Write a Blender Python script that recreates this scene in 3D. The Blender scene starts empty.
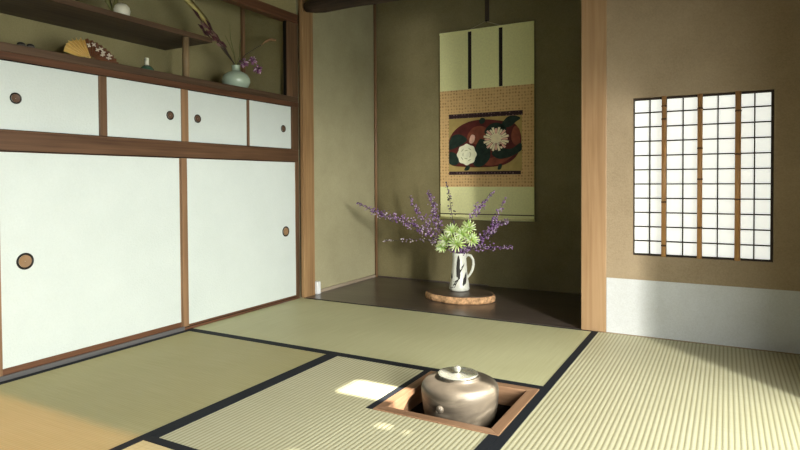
import bpy, bmesh, math, random
from mathutils import Vector, Matrix
random.seed(7)
sc = bpy.context.scene
COL = sc.collection
PI = math.pi

# ------------------------------------------------------------------ materials
def mat(name, rough=0.6, spec=0.3, metal=0.0):
    m = bpy.data.materials.new(name); m.use_nodes = True
    nt = m.node_tree; b = nt.nodes['Principled BSDF']
    b.inputs['Roughness'].default_value = rough
    b.inputs['Metallic'].default_value = metal
    b.inputs['Specular IOR Level'].default_value = spec
    return m, nt, b

def nd(nt, kind, **kw):
    n = nt.nodes.new(kind)
    for k, v in kw.items():
        if k in n.inputs.keys(): n.inputs[k].default_value = v
        else: setattr(n, k, v)
    return n

def coords(nt, scale=(1,1,1), rot=(0,0,0), gen='Object'):
    tc = nt.nodes.new('ShaderNodeTexCoord')
    mp = nt.nodes.new('ShaderNodeMapping')
    mp.inputs['Scale'].default_value = scale
    mp.inputs['Rotation'].default_value = rot
    nt.links.new(tc.outputs[gen], mp.inputs['Vector'])
    return mp.outputs['Vector']

def ramp(nt, fac, stops):
    r = nt.nodes.new('ShaderNodeValToRGB')
    els = r.color_ramp.elements
    while len(els) < len(stops): els.new(0.5)
    for e, (p, c) in zip(els, stops):
        e.position = p; e.color = (*c, 1)
    nt.links.new(fac, r.inputs['Fac'])
    return r.outputs['Color']

def bump(nt, b, h, strength=0.2, dist=0.01):
    n = nt.nodes.new('ShaderNodeBump')
    n.inputs['Strength'].default_value = strength
    n.inputs['Distance'].default_value = dist
    nt.links.new(h, n.inputs['Height'])
    nt.links.new(n.outputs['Normal'], b.inputs['Normal'])

def plain(name, c, rough=0.6, spec=0.3, metal=0.0, var=0.12, scale=30):
    m, nt, b = mat(name, rough, spec, metal)
    v = coords(nt)
    n = nd(nt, 'ShaderNodeTexNoise', Scale=scale, Detail=4.0)
    nt.links.new(v, n.inputs['Vector'])
    lo = tuple(x*(1-var) for x in c); hi = tuple(min(1, x*(1+var)) for x in c)
    nt.links.new(ramp(nt, n.outputs['Fac'], [(0.3, lo), (0.7, hi)]), b.inputs['Base Color'])
    return m

def wood(name, dark, light, axis='Y', rough=0.5, spec=0.3, fine=60, stretch=0.03):
    m, nt, b = mat(name, rough, spec)
    s = [fine, fine, fine]; s['XYZ'.index(axis)] *= stretch
    v = coords(nt, tuple(s))
    n = nd(nt, 'ShaderNodeTexNoise', Scale=1.0, Detail=6.0, Roughness=0.6, Distortion=0.6)
    nt.links.new(v, n.inputs['Vector'])
    s2 = [7, 7, 7]; s2['XYZ'.index(axis)] *= 0.2
    v2 = coords(nt, tuple(s2))
    n2 = nd(nt, 'ShaderNodeTexNoise', Scale=1.0, Detail=3.0)
    nt.links.new(v2, n2.inputs['Vector'])
    mx = nd(nt, 'ShaderNodeMath', operation='ADD')
    h = nd(nt, 'ShaderNodeMath', operation='MULTIPLY'); h.inputs[1].default_value = 0.5
    nt.links.new(n.outputs['Fac'], mx.inputs[0]); nt.links.new(n2.outputs['Fac'], mx.inputs[1])
    nt.links.new(mx.outputs[0], h.inputs[0])
    mid = tuple((a+c)/2 for a, c in zip(dark, light))
    nt.links.new(ramp(nt, h.outputs[0], [(0.36, dark), (0.5, mid), (0.64, light)]), b.inputs['Base Color'])
    bump(nt, b, n.outputs['Fac'], 0.15, 0.003)
    return m

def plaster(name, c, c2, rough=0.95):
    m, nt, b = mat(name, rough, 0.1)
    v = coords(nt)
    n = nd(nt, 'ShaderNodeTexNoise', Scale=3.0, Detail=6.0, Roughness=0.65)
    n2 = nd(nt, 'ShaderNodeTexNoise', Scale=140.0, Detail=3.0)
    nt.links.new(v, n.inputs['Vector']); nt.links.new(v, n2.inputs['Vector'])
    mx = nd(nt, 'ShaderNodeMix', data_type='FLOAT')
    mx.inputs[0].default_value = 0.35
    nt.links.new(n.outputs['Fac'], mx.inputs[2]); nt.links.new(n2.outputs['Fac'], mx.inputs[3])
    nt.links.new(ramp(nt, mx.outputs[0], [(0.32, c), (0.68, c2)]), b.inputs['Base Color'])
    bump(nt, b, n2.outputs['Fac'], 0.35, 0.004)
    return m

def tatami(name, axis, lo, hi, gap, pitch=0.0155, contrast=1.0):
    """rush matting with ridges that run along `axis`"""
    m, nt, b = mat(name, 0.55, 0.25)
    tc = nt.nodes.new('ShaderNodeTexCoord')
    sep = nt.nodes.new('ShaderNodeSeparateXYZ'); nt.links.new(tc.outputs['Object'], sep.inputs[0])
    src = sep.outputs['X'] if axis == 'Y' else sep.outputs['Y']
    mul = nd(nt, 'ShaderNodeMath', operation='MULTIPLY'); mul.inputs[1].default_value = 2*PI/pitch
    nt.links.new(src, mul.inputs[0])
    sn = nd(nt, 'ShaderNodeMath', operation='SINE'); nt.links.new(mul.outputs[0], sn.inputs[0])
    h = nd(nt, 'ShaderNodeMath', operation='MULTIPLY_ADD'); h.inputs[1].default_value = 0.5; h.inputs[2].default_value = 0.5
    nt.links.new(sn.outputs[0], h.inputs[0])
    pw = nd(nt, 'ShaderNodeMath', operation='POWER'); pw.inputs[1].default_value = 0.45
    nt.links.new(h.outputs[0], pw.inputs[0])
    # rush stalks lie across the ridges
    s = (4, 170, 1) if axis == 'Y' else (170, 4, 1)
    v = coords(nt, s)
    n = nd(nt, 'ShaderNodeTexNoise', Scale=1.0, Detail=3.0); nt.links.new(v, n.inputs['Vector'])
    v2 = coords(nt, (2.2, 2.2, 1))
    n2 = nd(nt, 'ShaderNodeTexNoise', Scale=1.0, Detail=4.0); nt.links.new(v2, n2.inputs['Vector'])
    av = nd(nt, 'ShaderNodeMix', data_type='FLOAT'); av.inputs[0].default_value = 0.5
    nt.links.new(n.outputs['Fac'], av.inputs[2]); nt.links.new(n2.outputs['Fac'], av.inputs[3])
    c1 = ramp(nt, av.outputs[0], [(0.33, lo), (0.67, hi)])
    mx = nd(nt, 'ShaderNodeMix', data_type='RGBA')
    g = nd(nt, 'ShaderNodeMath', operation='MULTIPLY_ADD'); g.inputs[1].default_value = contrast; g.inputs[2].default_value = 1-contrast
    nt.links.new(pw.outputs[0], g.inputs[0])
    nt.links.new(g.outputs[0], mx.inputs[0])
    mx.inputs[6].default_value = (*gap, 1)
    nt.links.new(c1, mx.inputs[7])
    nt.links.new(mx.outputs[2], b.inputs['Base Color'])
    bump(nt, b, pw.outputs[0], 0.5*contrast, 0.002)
    return m

def island(name, stops, rough=0.6, spec=0.2, trans=0.0):
    m, nt, b = mat(name, rough, spec)
    g = nt.nodes.new('ShaderNodeNewGeometry')
    nt.links.new(ramp(nt, g.outputs['Random Per Island'], stops), b.inputs['Base Color'])
    if trans: b.inputs['Subsurface Weight'].default_value = trans
    return m

def brocade(name, base, dot):
    m, nt, b = mat(name, 0.7, 0.15)
    v = coords(nt, (46, 46, 46))
    w = nd(nt, 'ShaderNodeTexVoronoi', Scale=1.0, Randomness=0.25)
    nt.links.new(v, w.inputs['Vector'])
    nt.links.new(ramp(nt, w.outputs['Distance'], [(0.16, dot), (0.34, base), (0.7, tuple(x*1.12 for x in base))]), b.inputs['Base Color'])
    return m

M = {}
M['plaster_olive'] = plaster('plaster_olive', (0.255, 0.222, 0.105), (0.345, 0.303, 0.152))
M['plaster_lit'] = plaster('plaster_lit', (0.33, 0.305, 0.185), (0.43, 0.40, 0.25))  # alcove plaster lightened, the light on the left wall put into its colour
M['plaster_shaded'] = plaster('plaster_shaded', (0.165, 0.141, 0.070), (0.245, 0.212, 0.112))  # alcove plaster darkened, the shade inside put into its colour
M['plaster_brown'] = plaster('plaster_brown', (0.275, 0.208, 0.130), (0.395, 0.308, 0.202))
M['ceiling'] = wood('ceiling_wood', (0.10, 0.065, 0.035), (0.20, 0.14, 0.08), 'Y')
M['wood_dark_y'] = wood('wood_dark_y', (0.050, 0.024, 0.012), (0.150, 0.080, 0.042), 'Y', 0.5)
M['wood_counter'] = wood('wood_counter', (0.040, 0.024, 0.014), (0.110, 0.066, 0.038), 'Y', 0.55)
M['wood_red_y'] = wood('wood_red_y', (0.062, 0.028, 0.015), (0.150, 0.068, 0.035), 'Y', 0.45)
M['wood_dark_z'] = wood('wood_dark_z', (0.060, 0.034, 0.018), (0.170, 0.095, 0.050), 'Z', 0.5)
M['wood_edge'] = wood('wood_edge', (0.055, 0.030, 0.016), (0.12, 0.072, 0.042), 'Y', 0.6)
M['wood_shelf'] = wood('wood_shelf', (0.060, 0.044, 0.030), (0.145, 0.108, 0.072), 'Y', 0.6)
M['wood_stile'] = wood('wood_stile', (0.17, 0.095, 0.05), (0.32, 0.19, 0.10), 'Z', 0.45)
M['wood_post'] = wood('wood_post', (0.22, 0.125, 0.055), (0.42, 0.26, 0.125), 'Z', 0.5)
M['wood_pillar'] = wood('wood_pillar', (0.27, 0.158, 0.075), (0.42, 0.27, 0.145), 'Z', 0.5, fine=42)
M['wood_alcove'] = wood('wood_alcove', (0.042, 0.031, 0.026), (0.115, 0.088, 0.075), 'X', 0.28, 0.6)
M['log_bark'] = wood('log_bark', (0.022, 0.015, 0.010), (0.09, 0.06, 0.04), 'X', 0.75)
M['hearth_wood_x'] = wood('hearth_wood_x', (0.19, 0.10, 0.055), (0.40, 0.235, 0.135), 'X', 0.45)
M['hearth_wood_y'] = wood('hearth_wood_y', (0.19, 0.10, 0.055), (0.40, 0.235, 0.135), 'Y', 0.45)
M['bamboo'] = wood('bamboo', (0.42, 0.20, 0.07), (0.62, 0.34, 0.13), 'Z', 0.35, 0.4)
M['bamboo_node'] = plain('bamboo_node', (0.12, 0.055, 0.02), 0.5)
M['strut'] = wood('strut_bamboo', (0.14, 0.095, 0.045), (0.34, 0.24, 0.13), 'Z', 0.5)
M['paper_door'] = plaster('paper_door', (0.565, 0.625, 0.595), (0.63, 0.69, 0.66), 0.8)
M['paper_dado'] = plaster('paper_dado', (0.52, 0.53, 0.52), (0.66, 0.68, 0.69), 0.75)
M['border'] = plain('border_cloth', (0.014, 0.017, 0.022), 0.75, 0.2, scale=200)
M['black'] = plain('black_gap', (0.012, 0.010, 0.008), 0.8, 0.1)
M['lattice'] = plain('lattice', (0.030, 0.018, 0.011), 0.6)
M['handle_rim'] = plain('handle_rim', (0.010, 0.008, 0.006), 0.5, 0.3)
M['handle_dish'] = plain('handle_dish', (0.27, 0.165, 0.085), 0.45, 0.4)
M['handle_dark'] = plain('handle_dark', (0.11, 0.062, 0.038), 0.45, 0.4)
M['tatami_x'] = tatami('tatami_x', 'X', (0.505, 0.490, 0.278), (0.605, 0.592, 0.358), (0.44, 0.42, 0.22), contrast=0.35)
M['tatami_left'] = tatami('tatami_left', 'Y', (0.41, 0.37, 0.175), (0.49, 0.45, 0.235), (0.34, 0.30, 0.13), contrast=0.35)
M['tatami_y'] = tatami('tatami_y', 'Y', (0.56, 0.54, 0.355), (0.65, 0.635, 0.445), (0.29, 0.255, 0.12), contrast=0.8)
M['sill_grey'] = wood('sill_grey', (0.055, 0.054, 0.056), (0.125, 0.12, 0.12), 'Y', 0.3, 0.5)
M['wood_pale'] = wood('wood_pale', (0.24, 0.19, 0.13), (0.40, 0.34, 0.26), 'Y', 0.5)
M['iron'] = None
M['ash'] = plain('ash', (0.07, 0.062, 0.055), 0.95, 0.05, scale=60)
M['clay'] = plain('clay', (0.045, 0.032, 0.024), 0.9, 0.1, scale=40)
M['lid'] = plain('lid_metal', (0.52, 0.52, 0.45), 0.24, 0.6, 0.7, scale=40)
M['lid_dark'] = plain('lid_groove', (0.03, 0.03, 0.025), 0.5)
M['jug'] = plain('jug_glaze', (0.66, 0.67, 0.59), 0.3, 0.5, scale=60, var=0.08)
M['brush'] = plain('brush_marks', (0.028, 0.026, 0.022), 0.4)
M['celadon'] = plain('celadon', (0.40, 0.50, 0.38), 0.18, 0.6, scale=12, var=0.06)
M['green_glaze'] = plain('green_glaze', (0.06, 0.13, 0.085), 0.25, 0.6)
M['white_glaze'] = plain('white_glaze', (0.80, 0.78, 0.62), 0.35, 0.5, scale=20, var=0.05)
M['grey_glaze'] = plain('grey_glaze', (0.10, 0.095, 0.085), 0.45)
M['black_glaze'] = plain('black_glaze', (0.012, 0.012, 0.012), 0.3)
M['gold'] = plain('gold_leaf', (0.80, 0.52, 0.14), 0.35, 0.5, 0.15, var=0.1, scale=60)
M['gold_pale'] = plain('gold_pale', (0.95, 0.70, 0.24), 0.35, 0.5, 0.1, var=0.05)
M['fan_brown'] = plain('fan_brown', (0.16, 0.065, 0.030), 0.5)
M['fan_white'] = plain('fan_white', (0.75, 0.68, 0.55), 0.6)
M['slab_top'] = wood('slab_top', (0.045, 0.028, 0.020), (0.12, 0.075, 0.05), 'X', 0.35, 0.5)
M['slab_rim'] = plain('slab_bark', (0.52, 0.31, 0.16), 0.8, 0.1, var=0.5, scale=55)
M['stem'] = plain('stem', (0.12, 0.12, 0.05), 0.7)
M['stem_dark'] = plain('stem_dark', (0.060, 0.045, 0.035), 0.7)
M['purple'] = island('purple_florets', [(0.0, (0.035, 0.022, 0.045)), (0.3, (0.17, 0.08, 0.22)), (0.65, (0.33, 0.18, 0.40)), (1.0, (0.55, 0.46, 0.55))])
M['purple_pale'] = island('pale_florets', [(0.0, (0.10, 0.07, 0.10)), (0.4, (0.32, 0.24, 0.33)), (1.0, (0.66, 0.62, 0.52))])
M['purple_dark'] = island('dark_florets', [(0.0, (0.02, 0.014, 0.02)), (0.55, (0.07, 0.045, 0.075)), (1.0, (0.32, 0.22, 0.34))])
M['lime'] = island('lime_petals', [(0.0, (0.42, 0.60, 0.14)), (0.5, (0.66, 0.80, 0.32)), (1.0, (0.88, 0.92, 0.66))], 0.5, 0.2, 0.1)
M['lime_core'] = plain('lime_core', (0.33, 0.48, 0.08), 0.6)
M['violet'] = island('violet_petals', [(0.0, (0.20, 0.06, 0.16)), (0.5, (0.40, 0.17, 0.34)), (1.0, (0.72, 0.55, 0.66))])
M['reed'] = plain('reed_gold', (0.40, 0.34, 0.13), 0.6, scale=60)
M['leaf_wine'] = island('wine_leaves', [(0.0, (0.05, 0.02, 0.025)), (0.6, (0.15, 0.055, 0.06)), (1.0, (0.36, 0.23, 0.19))])
M['leaf_green'] = plain('leaf_olive', (0.15, 0.15, 0.05), 0.6)
M['leaf_brown'] = plain('leaf_brown', (0.34, 0.20, 0.10), 0.6)
M['scroll_green'] = plain('scroll_green', (0.80, 0.80, 0.42), 0.8, 0.1, var=0.06, scale=80)
M['scroll_gold'] = brocade('scroll_gold', (0.64, 0.43, 0.20), (0.38, 0.215, 0.085))
M['paint_ground'] = plain('paint_ground', (0.44, 0.33, 0.12), 0.8, 0.1, scale=20)
M['paint_red'] = plain('paint_red', (0.095, 0.016, 0.013), 0.7, var=0.35, scale=18)
M['paint_red2'] = plain('paint_red_light', (0.21, 0.055, 0.030), 0.7, var=0.3, scale=22)
M['paint_green'] = plain('paint_green', (0.012, 0.028, 0.020), 0.7, var=0.4, scale=25)
M['paint_white'] = plain('paint_white', (0.90, 0.90, 0.66), 0.7, var=0.1, scale=25)
M['paint_pink'] = plain('paint_pink', (0.82, 0.50, 0.38), 0.7, var=0.2)
M['paint_cream'] = plain('paint_cream', (0.90, 0.80, 0.55), 0.7, var=0.1)
M['paint_vein'] = plain('paint_vein', (0.42, 0.42, 0.20), 0.7)
M['band_dark'] = brocade('band_dark', (0.035, 0.018, 0.022), (0.22, 0.13, 0.13))
M['strip_dark'] = plain('strip_dark', (0.016, 0.012, 0.010), 0.7)
M['cord'] = plain('cord', (0.40, 0.36, 0.24), 0.7)
M['hook'] = plain('hook_strip', (0.055, 0.040, 0.030), 0.6)
M['white_box'] = plain('white_plastic', (0.88, 0.90, 0.90), 0.4, 0.4, var=0.03)

def iron():
    m, nt, b = mat('kettle_iron', 0.46, 0.5, 0.15)
    v = coords(nt, (5, 5, 16))
    n = nd(nt, 'ShaderNodeTexNoise', Scale=1.0, Detail=5.0, Distortion=1.2); nt.links.new(v, n.inputs['Vector'])
    nt.links.new(ramp(nt, n.outputs['Fac'], [(0.32, (0.052, 0.042, 0.031)), (0.52, (0.105, 0.086, 0.063)), (0.7, (0.23, 0.195, 0.148))]), b.inputs['Base Color'])
    v2 = coords(nt)
    n2 = nd(nt, 'ShaderNodeTexNoise', Scale=220.0); nt.links.new(v2, n2.inputs['Vector'])
    bump(nt, b, n2.outputs['Fac'], 0.12, 0.002)
    return m
M['iron'] = iron()

def shoji_paper():
    m, nt, b = mat('shoji_paper', 0.9, 0.1)
    v = coords(nt, (60, 60, 60))
    n = nd(nt, 'ShaderNodeTexNoise', Scale=1.0, Detail=4.0); nt.links.new(v, n.inputs['Vector'])
    nt.links.new(ramp(nt, n.outputs['Fac'], [(0.3, (0.74, 0.74, 0.69)), (0.7, (0.80, 0.80, 0.76))]), b.inputs['Base Color'])
    b.inputs['Emission Color'].default_value = (0.93, 0.95, 0.88, 1)   # daylight behind the paper
    b.inputs['Emission Strength'].default_value = SHOJI
    return m
SHOJI = 0.74
M['shoji'] = shoji_paper()

# ------------------------------------------------------------------ mesh builder
def root_loc(p):
    while p is not None and p.parent is not None: p = p.parent
    return p.location.copy() if p is not None else Vector((0, 0, 0))

class MB:
    """collects shapes given in room coordinates; build() links them as ONE mesh object"""
    def __init__(s): s.bm = bmesh.new(); s.mi = 0; s.smooth = False
    def _mark(s, faces, smooth=None):
        for f in faces:
            f.material_index = s.mi
            f.smooth = s.smooth if smooth is None else smooth
    def box(s, x0, x1, y0, y1, z0, z1):
        vs = [s.bm.verts.new((x, y, z)) for z in (z0, z1) for y in (y0, y1) for x in (x0, x1)]
        q = [(0,2,3,1),(4,5,7,6),(0,1,5,4),(2,6,7,3),(0,4,6,2),(1,3,7,5)]
        s._mark([s.bm.faces.new([vs[i] for i in f]) for f in q], False); return s
    def prism(s, pts, axis, a, b):
        """polygon pts extruded along axis from a to b; pts are the other two coordinates in order"""
        def P(u, v, w):
            return {'X': (w, u, v), 'Y': (u, w, v), 'Z': (u, v, w)}[axis]
        A = [s.bm.verts.new(P(u, v, a)) for u, v in pts]; B = [s.bm.verts.new(P(u, v, b)) for u, v in pts]
        n = len(pts); fs = [s.bm.faces.new(A), s.bm.faces.new(B[::-1])]
        for i in range(n): fs.append(s.bm.faces.new([A[i], B[i], B[(i+1) % n], A[(i+1) % n]]))
        s._mark(fs, False); return s
    def lathe(s, prof, c, axis='Z', n=48, close=True, wob=None):
        """prof: list of (radius, height)"""
        rings = []
        for r, h in prof:
            ring = []
            for k in range(n):
                t = 2*PI*k/n; rr = r*(wob(t, h) if wob else 1)
                u, v = rr*math.cos(t), rr*math.sin(t)
                p = {'Z': (u, v, h), 'X': (h, u, v), 'Y': (v, h, u)}[axis]
                ring.append(s.bm.verts.new(Vector(c)+Vector(p)))
            rings.append(ring)
        fs = []
        for a, b in zip(rings, rings[1:]):
            for k in range(n): fs.append(s.bm.faces.new([a[k], a[(k+1) % n], b[(k+1) % n], b[k]]))
        if close: fs += [s.bm.faces.new(rings[0][::-1]), s.bm.faces.new(rings[-1])]
        s._mark(fs, True); return s
    def tube(s, pts, rad, n=8, flat=1.0):
        pts = [Vector(p) for p in pts]
        if not hasattr(rad, '__len__'): rad = [rad]*len(pts)
        rings = []; up = Vector((0.13, 0.31, 0.94)).normalized()
        for i, p in enumerate(pts):
            t = (pts[min(i+1, len(pts)-1)]-pts[max(i-1, 0)]).normalized()
            a = t.cross(up)
            if a.length < 0.05: a = t.cross(Vector((1, 0, 0)))
            a.normalize(); b = t.cross(a).normalized()
            rings.append([s.bm.verts.new(p+a*rad[i]*math.cos(2*PI*k/n)+b*rad[i]*flat*math.sin(2*PI*k/n)) for k in range(n)])
        fs = []
        for A, B in zip(rings, rings[1:]):
            for k in range(n): fs.append(s.bm.faces.new([A[k], A[(k+1) % n], B[(k+1) % n], B[k]]))
        fs += [s.bm.faces.new(rings[0][::-1]), s.bm.faces.new(rings[-1])]
        s._mark(fs, True); return s
    def ball(s, c, r, sub=1, scale=(1,1,1)):
        ret = bmesh.ops.create_icosphere(s.bm, subdivisions=sub, radius=1.0,
              matrix=Matrix.Translation(c) @ Matrix.Diagonal((r*scale[0], r*scale[1], r*scale[2], 1)))
        fs = {f for v in ret['verts'] for f in v.link_faces}
        s._mark(fs, True); return s
    def poly(s, pts):
        f = s.bm.faces.new([s.bm.verts.new(p) for p in pts]); s._mark([f], False); return s
    def leaf(s, pts, widths, nrm, thick=0.0012):
        """thin blade along pts"""
        pts = [Vector(p) for p in pts]; nrm = Vector(nrm).normalized(); top = []; bot = []
        for i, p in enumerate(pts):
            t = (pts[min(i+1, len(pts)-1)]-pts[max(i-1, 0)]).normalized()
            a = t.cross(nrm).normalized(); b = a.cross(t).normalized()
            w = widths[i]/2
            top.append([s.bm.verts.new(p+a*w), s.bm.verts.new(p+b*thick), s.bm.verts.new(p-a*w)])
            bot.append(s.bm.verts.new(p-b*thick*0.6))
        fs = []
        for i in range(len(pts)-1):
            A, B = top[i], top[i+1]
            fs.append(s.bm.faces.new([A[0], A[1], B[1], B[0]])); fs.append(s.bm.faces.new([A[1], A[2], B[2], B[1]]))
            fs.append(s.bm.faces.new([A[2], bot[i], bot[i+1], B[2]])); fs.append(s.bm.faces.new([bot[i], A[0], B[0], bot[i+1]]))
        fs.append(s.bm.faces.new([top[0][0], bot[0], top[0][2], top[0][1]]))
        fs.append(s.bm.faces.new([top[-1][1], top[-1][2], bot[-1], top[-1][0]]))
        s._mark(fs, True); return s
    def build(s, name, mats, parent=None, bevel=0, loc=None, normals=True, autosmooth=None):
        if normals: bmesh.ops.recalc_face_normals(s.bm, faces=s.bm.faces[:])
        if parent is None:
            if loc is None:
                co = [v.co for v in s.bm.verts]
                loc = Vector(((min(c.x for c in co)+max(c.x for c in co))/2, (min(c.y for c in co)+max(c.y for c in co))/2, min(c.z for c in co)))
            off = Vector(loc)
        else: off = root_loc(parent)
        bmesh.ops.translate(s.bm, verts=s.bm.verts[:], vec=-off)
        me = bpy.data.meshes.new(name); s.bm.to_mesh(me); s.bm.free()
        for m in (mats if isinstance(mats, (list, tuple)) else [mats]): me.materials.append(m)
        o = bpy.data.objects.new(name, me); COL.objects.link(o)
        if parent is None: o.location = off
        else: o.parent = parent
        if bevel:
            md = o.modifiers.new('bevel', 'BEVEL'); md.width = bevel; md.segments = 2; md.limit_method = 'ANGLE'
        return o

def tag(o, label=None, cat=None, group=None, kind=None):
    if label: o['label'] = label
    if cat: o['category'] = cat
    if group: o['group'] = group
    if kind: o['kind'] = kind
    return o
def thing(name, label, cat, loc, group=None):
    o = bpy.data.objects.new(name, None); COL.objects.link(o); o.empty_display_size = 0.05
    o.location = loc; return tag(o, label, cat, group)
def struct(o, label, cat): return tag(o, label, cat, kind='structure')
def box(*a): return MB().box(*a)

# ------------------------------------------------------------------ room constants
XR = 2.76          # right wall
ZC = 2.25          # ceiling
YF = -3.35         # front wall
YB = 0.92          # alcove back wall
HX0, HX1, HY0, HY1 = 1.372, 1.8035, -1.361, -0.927   # hearth opening

# ------------------------------------------------------------------ setting
f = MB()
zt, zb = -0.055, -0.09
f.box(-0.5, HX0, YF-0.1, 0, zb, zt); f.box(HX1, XR+0.1, YF-0.1, 0, zb, zt)
f.box(HX0, HX1, YF-0.1, HY0, zb, zt); f.box(HX0, HX1, HY1, 0, zb, zt)
struct(f.build('floor', M['ceiling']), 'wooden subfloor under the tatami mats', 'floor')
struct(box(0.0, 1.86, 0.004, YB, -0.09, 0.002).build('alcove_floor', M['wood_alcove']), 'dark polished board floor of the alcove', 'floor')
struct(box(-0.6, XR+0.012, YF-0.2, YB+0.2, ZC, ZC+0.1).build('ceiling', M['ceiling']), 'brown boarded ceiling', 'ceiling')

w = MB()     # left wall: recess back and side, plaster above the beam, backing behind the closet
w.box(-0.46, -0.40, YF, 0.0, -0.09, ZC)
w.box(-0.40, -0.03, -0.085, 0.0, 1.2785, ZC)
w.box(-0.06, -0.012, YF, -0.018, 1.80, ZC)
struct(w.build('wall_left', M['plaster_olive']), 'olive plaster wall of the recess above the closet', 'wall')
struct(box(-0.08, 0.0, 0.0, YB+0.08, -0.09, ZC).build('wall_alcove_left', M['plaster_lit']), 'olive plaster side wall left inside the alcove', 'wall')
struct(box(0.0, 1.95, YB, YB+0.08, -0.09, ZC).build('wall_alcove_back', M['plaster_shaded']), 'olive plaster rear wall of the alcove behind the scroll', 'wall')
struct(box(1.86, 1.95, 0.09, YB, -0.09, ZC).build('wall_alcove_right', M['plaster_shaded']), 'shaded plaster side wall right inside the alcove', 'wall')
struct(box(0.03, 1.752, 0.03, 0.09, 1.86, ZC).build('wall_alcove_top', M['plaster_shaded']), 'plaster strip over the alcove log', 'wall')

WX0, WX1, WZ0, WZ1 = 1.992, 2.560, 0.386, 1.131
w = MB()
w.box(1.86, WX0, 0.0, 0.09, -0.09, ZC); w.box(WX1, XR+0.1, 0.0, 0.09, -0.09, ZC)
w.box(WX0, WX1, 0.0, 0.09, -0.09, WZ0); w.box(WX0, WX1, 0.0, 0.09, WZ1, ZC)
struct(w.build('wall_back', M['plaster_brown']), 'brown plaster wall around the paper window', 'wall')
struct(box(1.8735, XR, -0.003, 0.0, 0.004, 0.270).build('baseboard_back', M['paper_dado']), 'white paper wainscot along the foot of the brown wall', 'baseboard')

# right wall with the low garden opening, and slits added high up to shape the sun patches
OY0, OY1, OZ = -3.0, -0.755, 1.17
SL = []   # (y0, y1, z0, z1) added sun slits
E_SUN = math.radians(53); TE = math.tan(E_SUN)
def sun_slit(xa, xb, ya, yb): SL.append((ya, yb, (XR-xb)*TE, (XR-xa)*TE))
sun_slit(1.165, 1.73, -1.280, -1.145)
sun_slit(1.44, 1.49, -1.470, -1.445)
sun_slit(1.53, 1.56, -1.475, -1.455)
sun_slit(1.95, 1.98, -1.020, -1.018)
sun_slit(2.05, 2.07, -0.942, -0.940)
sun_slit(1.31, 1.35, -1.730, -1.710)
GXW = 5.0        # unseen sun blocker added outside, its gaps cut to shape the sun patches
def grid_wall(x0, x1, ys, zs, holes, name, m, label):
    w = MB()
    cy = sorted({*ys, *[v for h in holes for v in h[:2]]}); cz = sorted({*zs, *[v for h in holes for v in h[2:]]})
    for a, b in zip(cy, cy[1:]):
        for c, d in zip(cz, cz[1:]):
            if any(h[0] < (a+b)/2 < h[1] and h[2] < (c+d)/2 < h[3] for h in holes): continue
            w.box(x0, x1, a, b, c, d)
    return struct(w.build(name, m), label, 'wall')
gap = [(a-0.2*(b-a), b+0.2*(b-a), c+(GXW-XR)*TE-0.005, d+(GXW-XR)*TE+0.02) for a, b, c, d in SL]
grid_wall(GXW, GXW+0.01, (-2.95, -0.3), (-0.1, 5.4), gap, 'sun_blocker', M['plaster_brown'], 'unseen sun blocker added outside with small gaps')
grid_wall(XR, XR+0.012, (YF, 0.0), (-0.09, ZC), SL+[(OY0, OY1, 0.0, OZ)], 'wall_right', M['plaster_brown'], 'plaster wall with a low garden opening')
w = MB()
w.box(-0.4, 0.25, YF-0.08, YF, -0.09, ZC); w.box(XR-0.1, XR+0.012, YF-0.08, YF, -0.09, ZC); w.box(0.25, XR-0.1, YF-0.08, YF, 1.31, ZC)
struct(w.build('wall_front', M['plaster_brown']), 'plaster wall with the doorway the room is entered by', 'wall')

# alcove timbers
struct(box(-0.012, 0.026, 0.0, 0.110, 0.0, ZC).build('trim_1', M['wood_post'], bevel=0.003), 'slim square corner post between closet and alcove', 'post')
struct(box(1.752, 1.8725, -0.002, 0.118, 0.0, ZC).build('trim_2', M['wood_pillar'], bevel=0.004), 'pale square wooden pillar at the right of the alcove', 'pillar')
lg = MB(); npt = 26
pts = []; rad = []
for i in range(npt):
    t = i/(npt-1); x = 0.042+(1.752-0.042)*t
    pts.append((x, 0.020+0.003*math.sin(9*t), 1.846+0.004*math.sin(7*t+1)))
    rad.append((0.030 if i == 0 else 0.044 if i == 1 else 0.050)+0.002*math.sin(23*t))
lg.tube(pts, rad, 18)
struct(lg.build('trim_3', M['log_bark']), 'dark round log spanning the top of the alcove', 'log')
pc = MB(); pc.tube([(0.014, YB-0.016, 0.0), (0.014, YB-0.016, ZC)], 0.011, 12)
struct(pc.build('trim_4', M['wood_stile']), 'thin round post in the rear corner of the alcove', 'post')
struct(MB().box(0.0, 0.012, 0.158, YB-0.028, 0.002, 0.022).build('baseboard_left', M['wood_pale']), 'thin pale skirting strip at the foot of the alcove side wall', 'baseboard')
struct(MB().box(0.026, YB-0.0, YB-0.008, YB, 0.002, 0.010).build('baseboard_alcove', M['wood_alcove']), 'dark skirting strip at the foot of the alcove rear wall', 'baseboard')

# closet-side beam and posts
struct(box(-0.05, 0.004, YF, -0.016, 1.740, 1.798).build('trim_5', M['wood_red_y'], bevel=0.003), 'reddish beam over the open recess', 'beam')
struct(box(-0.007, 0.001, -0.121, -0.014, 1.278, 1.740).build('trim_6', M['wood_dark_z'], bevel=0.003), 'dark frame post at the right end of the recess', 'post')

struct(box(-0.030, -0.008, -0.1215, -0.0865, 1.2785, 1.739).build('shade_strip', M['black']), 'black strip standing in for shade behind the frame post of the recess', 'trim')  # black box painting the shaded gap beside the post

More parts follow.
